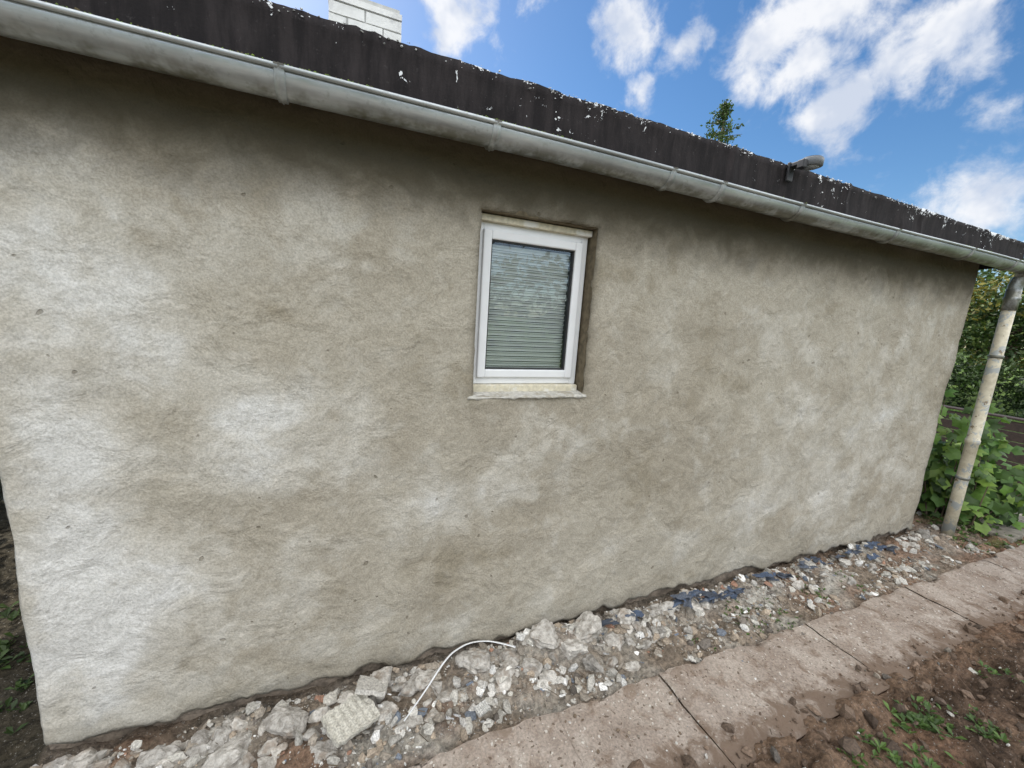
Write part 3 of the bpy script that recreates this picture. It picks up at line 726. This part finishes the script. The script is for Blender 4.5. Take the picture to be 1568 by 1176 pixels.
# ---------------------------------------------------------------- light
EL=math.radians(42); AZ=math.radians(-20)
sd=Vector((math.sin(AZ)*math.cos(EL),math.cos(AZ)*math.cos(EL),math.sin(EL)))
sl=bpy.data.lights.new('sun','SUN'); sl.energy=5.0; sl.angle=math.radians(.53); sl.color=(1,.95,.86)
so=bpy.data.objects.new('sun',sl); COL.objects.link(so); so.rotation_euler=sd.to_track_quat('Z','Y').to_euler(); so.location=(0,0,20)
wd=bpy.data.worlds.new('World'); scene.world=wd; wd.use_nodes=True
t=NT(wd.node_tree); bg=t.n['Background']
sky=t.node('ShaderNodeTexSky',sky_type='NISHITA',sun_disc=False,sun_elevation=EL,sun_rotation=AZ,altitude=100,air_density=1.0,dust_density=.5,ozone_density=2.0)
dr=t.node('ShaderNodeTexCoord').outputs['Generated']
hs=t.node('ShaderNodeHueSaturation',{'Saturation':1.25,'Value':1.0,'Color':sky.outputs[0]}).outputs[0]
wn=t.noise(dr,6,3,.6,0,1); 
wv=t.node('ShaderNodeVectorMath',{0:wn,1:(.5,.5,.5)},operation='SUBTRACT').outputs[0]
wv=t.node('ShaderNodeVectorMath',{0:wv},operation='SCALE'); wv.inputs['Scale'].default_value=.13
wp=t.node('ShaderNodeVectorMath',{0:dr,1:wv.outputs[0]},operation='ADD').outputs[0]
cl=[((154,685,450),.10,1),((395,587,450),.10,1),((500,560,440),.07,.8),((598,502,450),.12,1.1),((650,480,400),.08,1),((774,422,400),.09,1.1),((418,561,350),.055,.8),((700,444,345),.08,1),((876,397,500),.12,.9),((960,349,367),.06,.7),((884,341,205),.10,.7),((682,477,510),.13,1),((250,640,560),.12,.8),((1000,330,250),.05,.5)]
m_=None
for c,rad,wgt in cl:
    v_=Vector(c).normalized()
    dn=t.node('ShaderNodeVectorMath',{0:wp,1:tuple(v_)},operation='DISTANCE').outputs['Value']
    k_=t.ramp(dn,0.0,rad,wgt,0.0,False)
    m_=k_ if m_ is None else t.math('MAXIMUM',m_,k_)
fn=t.noise(dr,14,6,.62,.2)
mk=t.math('ADD',m_,t.math('MULTIPLY',t.math('SUBTRACT',fn,.5),1.7))
mk=t.ramp(mk,.14,.78)
bx=t.node('ShaderNodeSeparateXYZ',{0:dr}).outputs
fb=t.noise(dr,2.3,3,.6,.2)
bk=t.math('MULTIPLY',t.math('MULTIPLY',t.ramp(bx[1],.25,-.1),t.ramp(fb,.38,.53)),t.ramp(bx[2],.10,.45,.18,1.0))
lo=t.ramp(bx[2],-.02,.06)
shade=t.mix(t.ramp(t.noise(dr,9,4,.6),.38,.62),(4.5,4.9,5.7),(6.6,6.65,6.8))
out=t.mix(t.math('MULTIPLY',t.math('MULTIPLY',mk,lo),.93),hs,shade)
out=t.mix(t.math('MULTIPLY',bk,lo),out,(19.6,19.6,19.5))  # extra-bright unseen clouds behind the camera, added to light the wall
t.l.new(out,bg.inputs[0]); bg.inputs[1].default_value=.15
scene.view_settings.view_transform='Standard'; scene.view_settings.look='None'; scene.view_settings.exposure=0
print('faces',sum(len(o.data.polygons) for o in scene.objects if o.type=='MESH'))
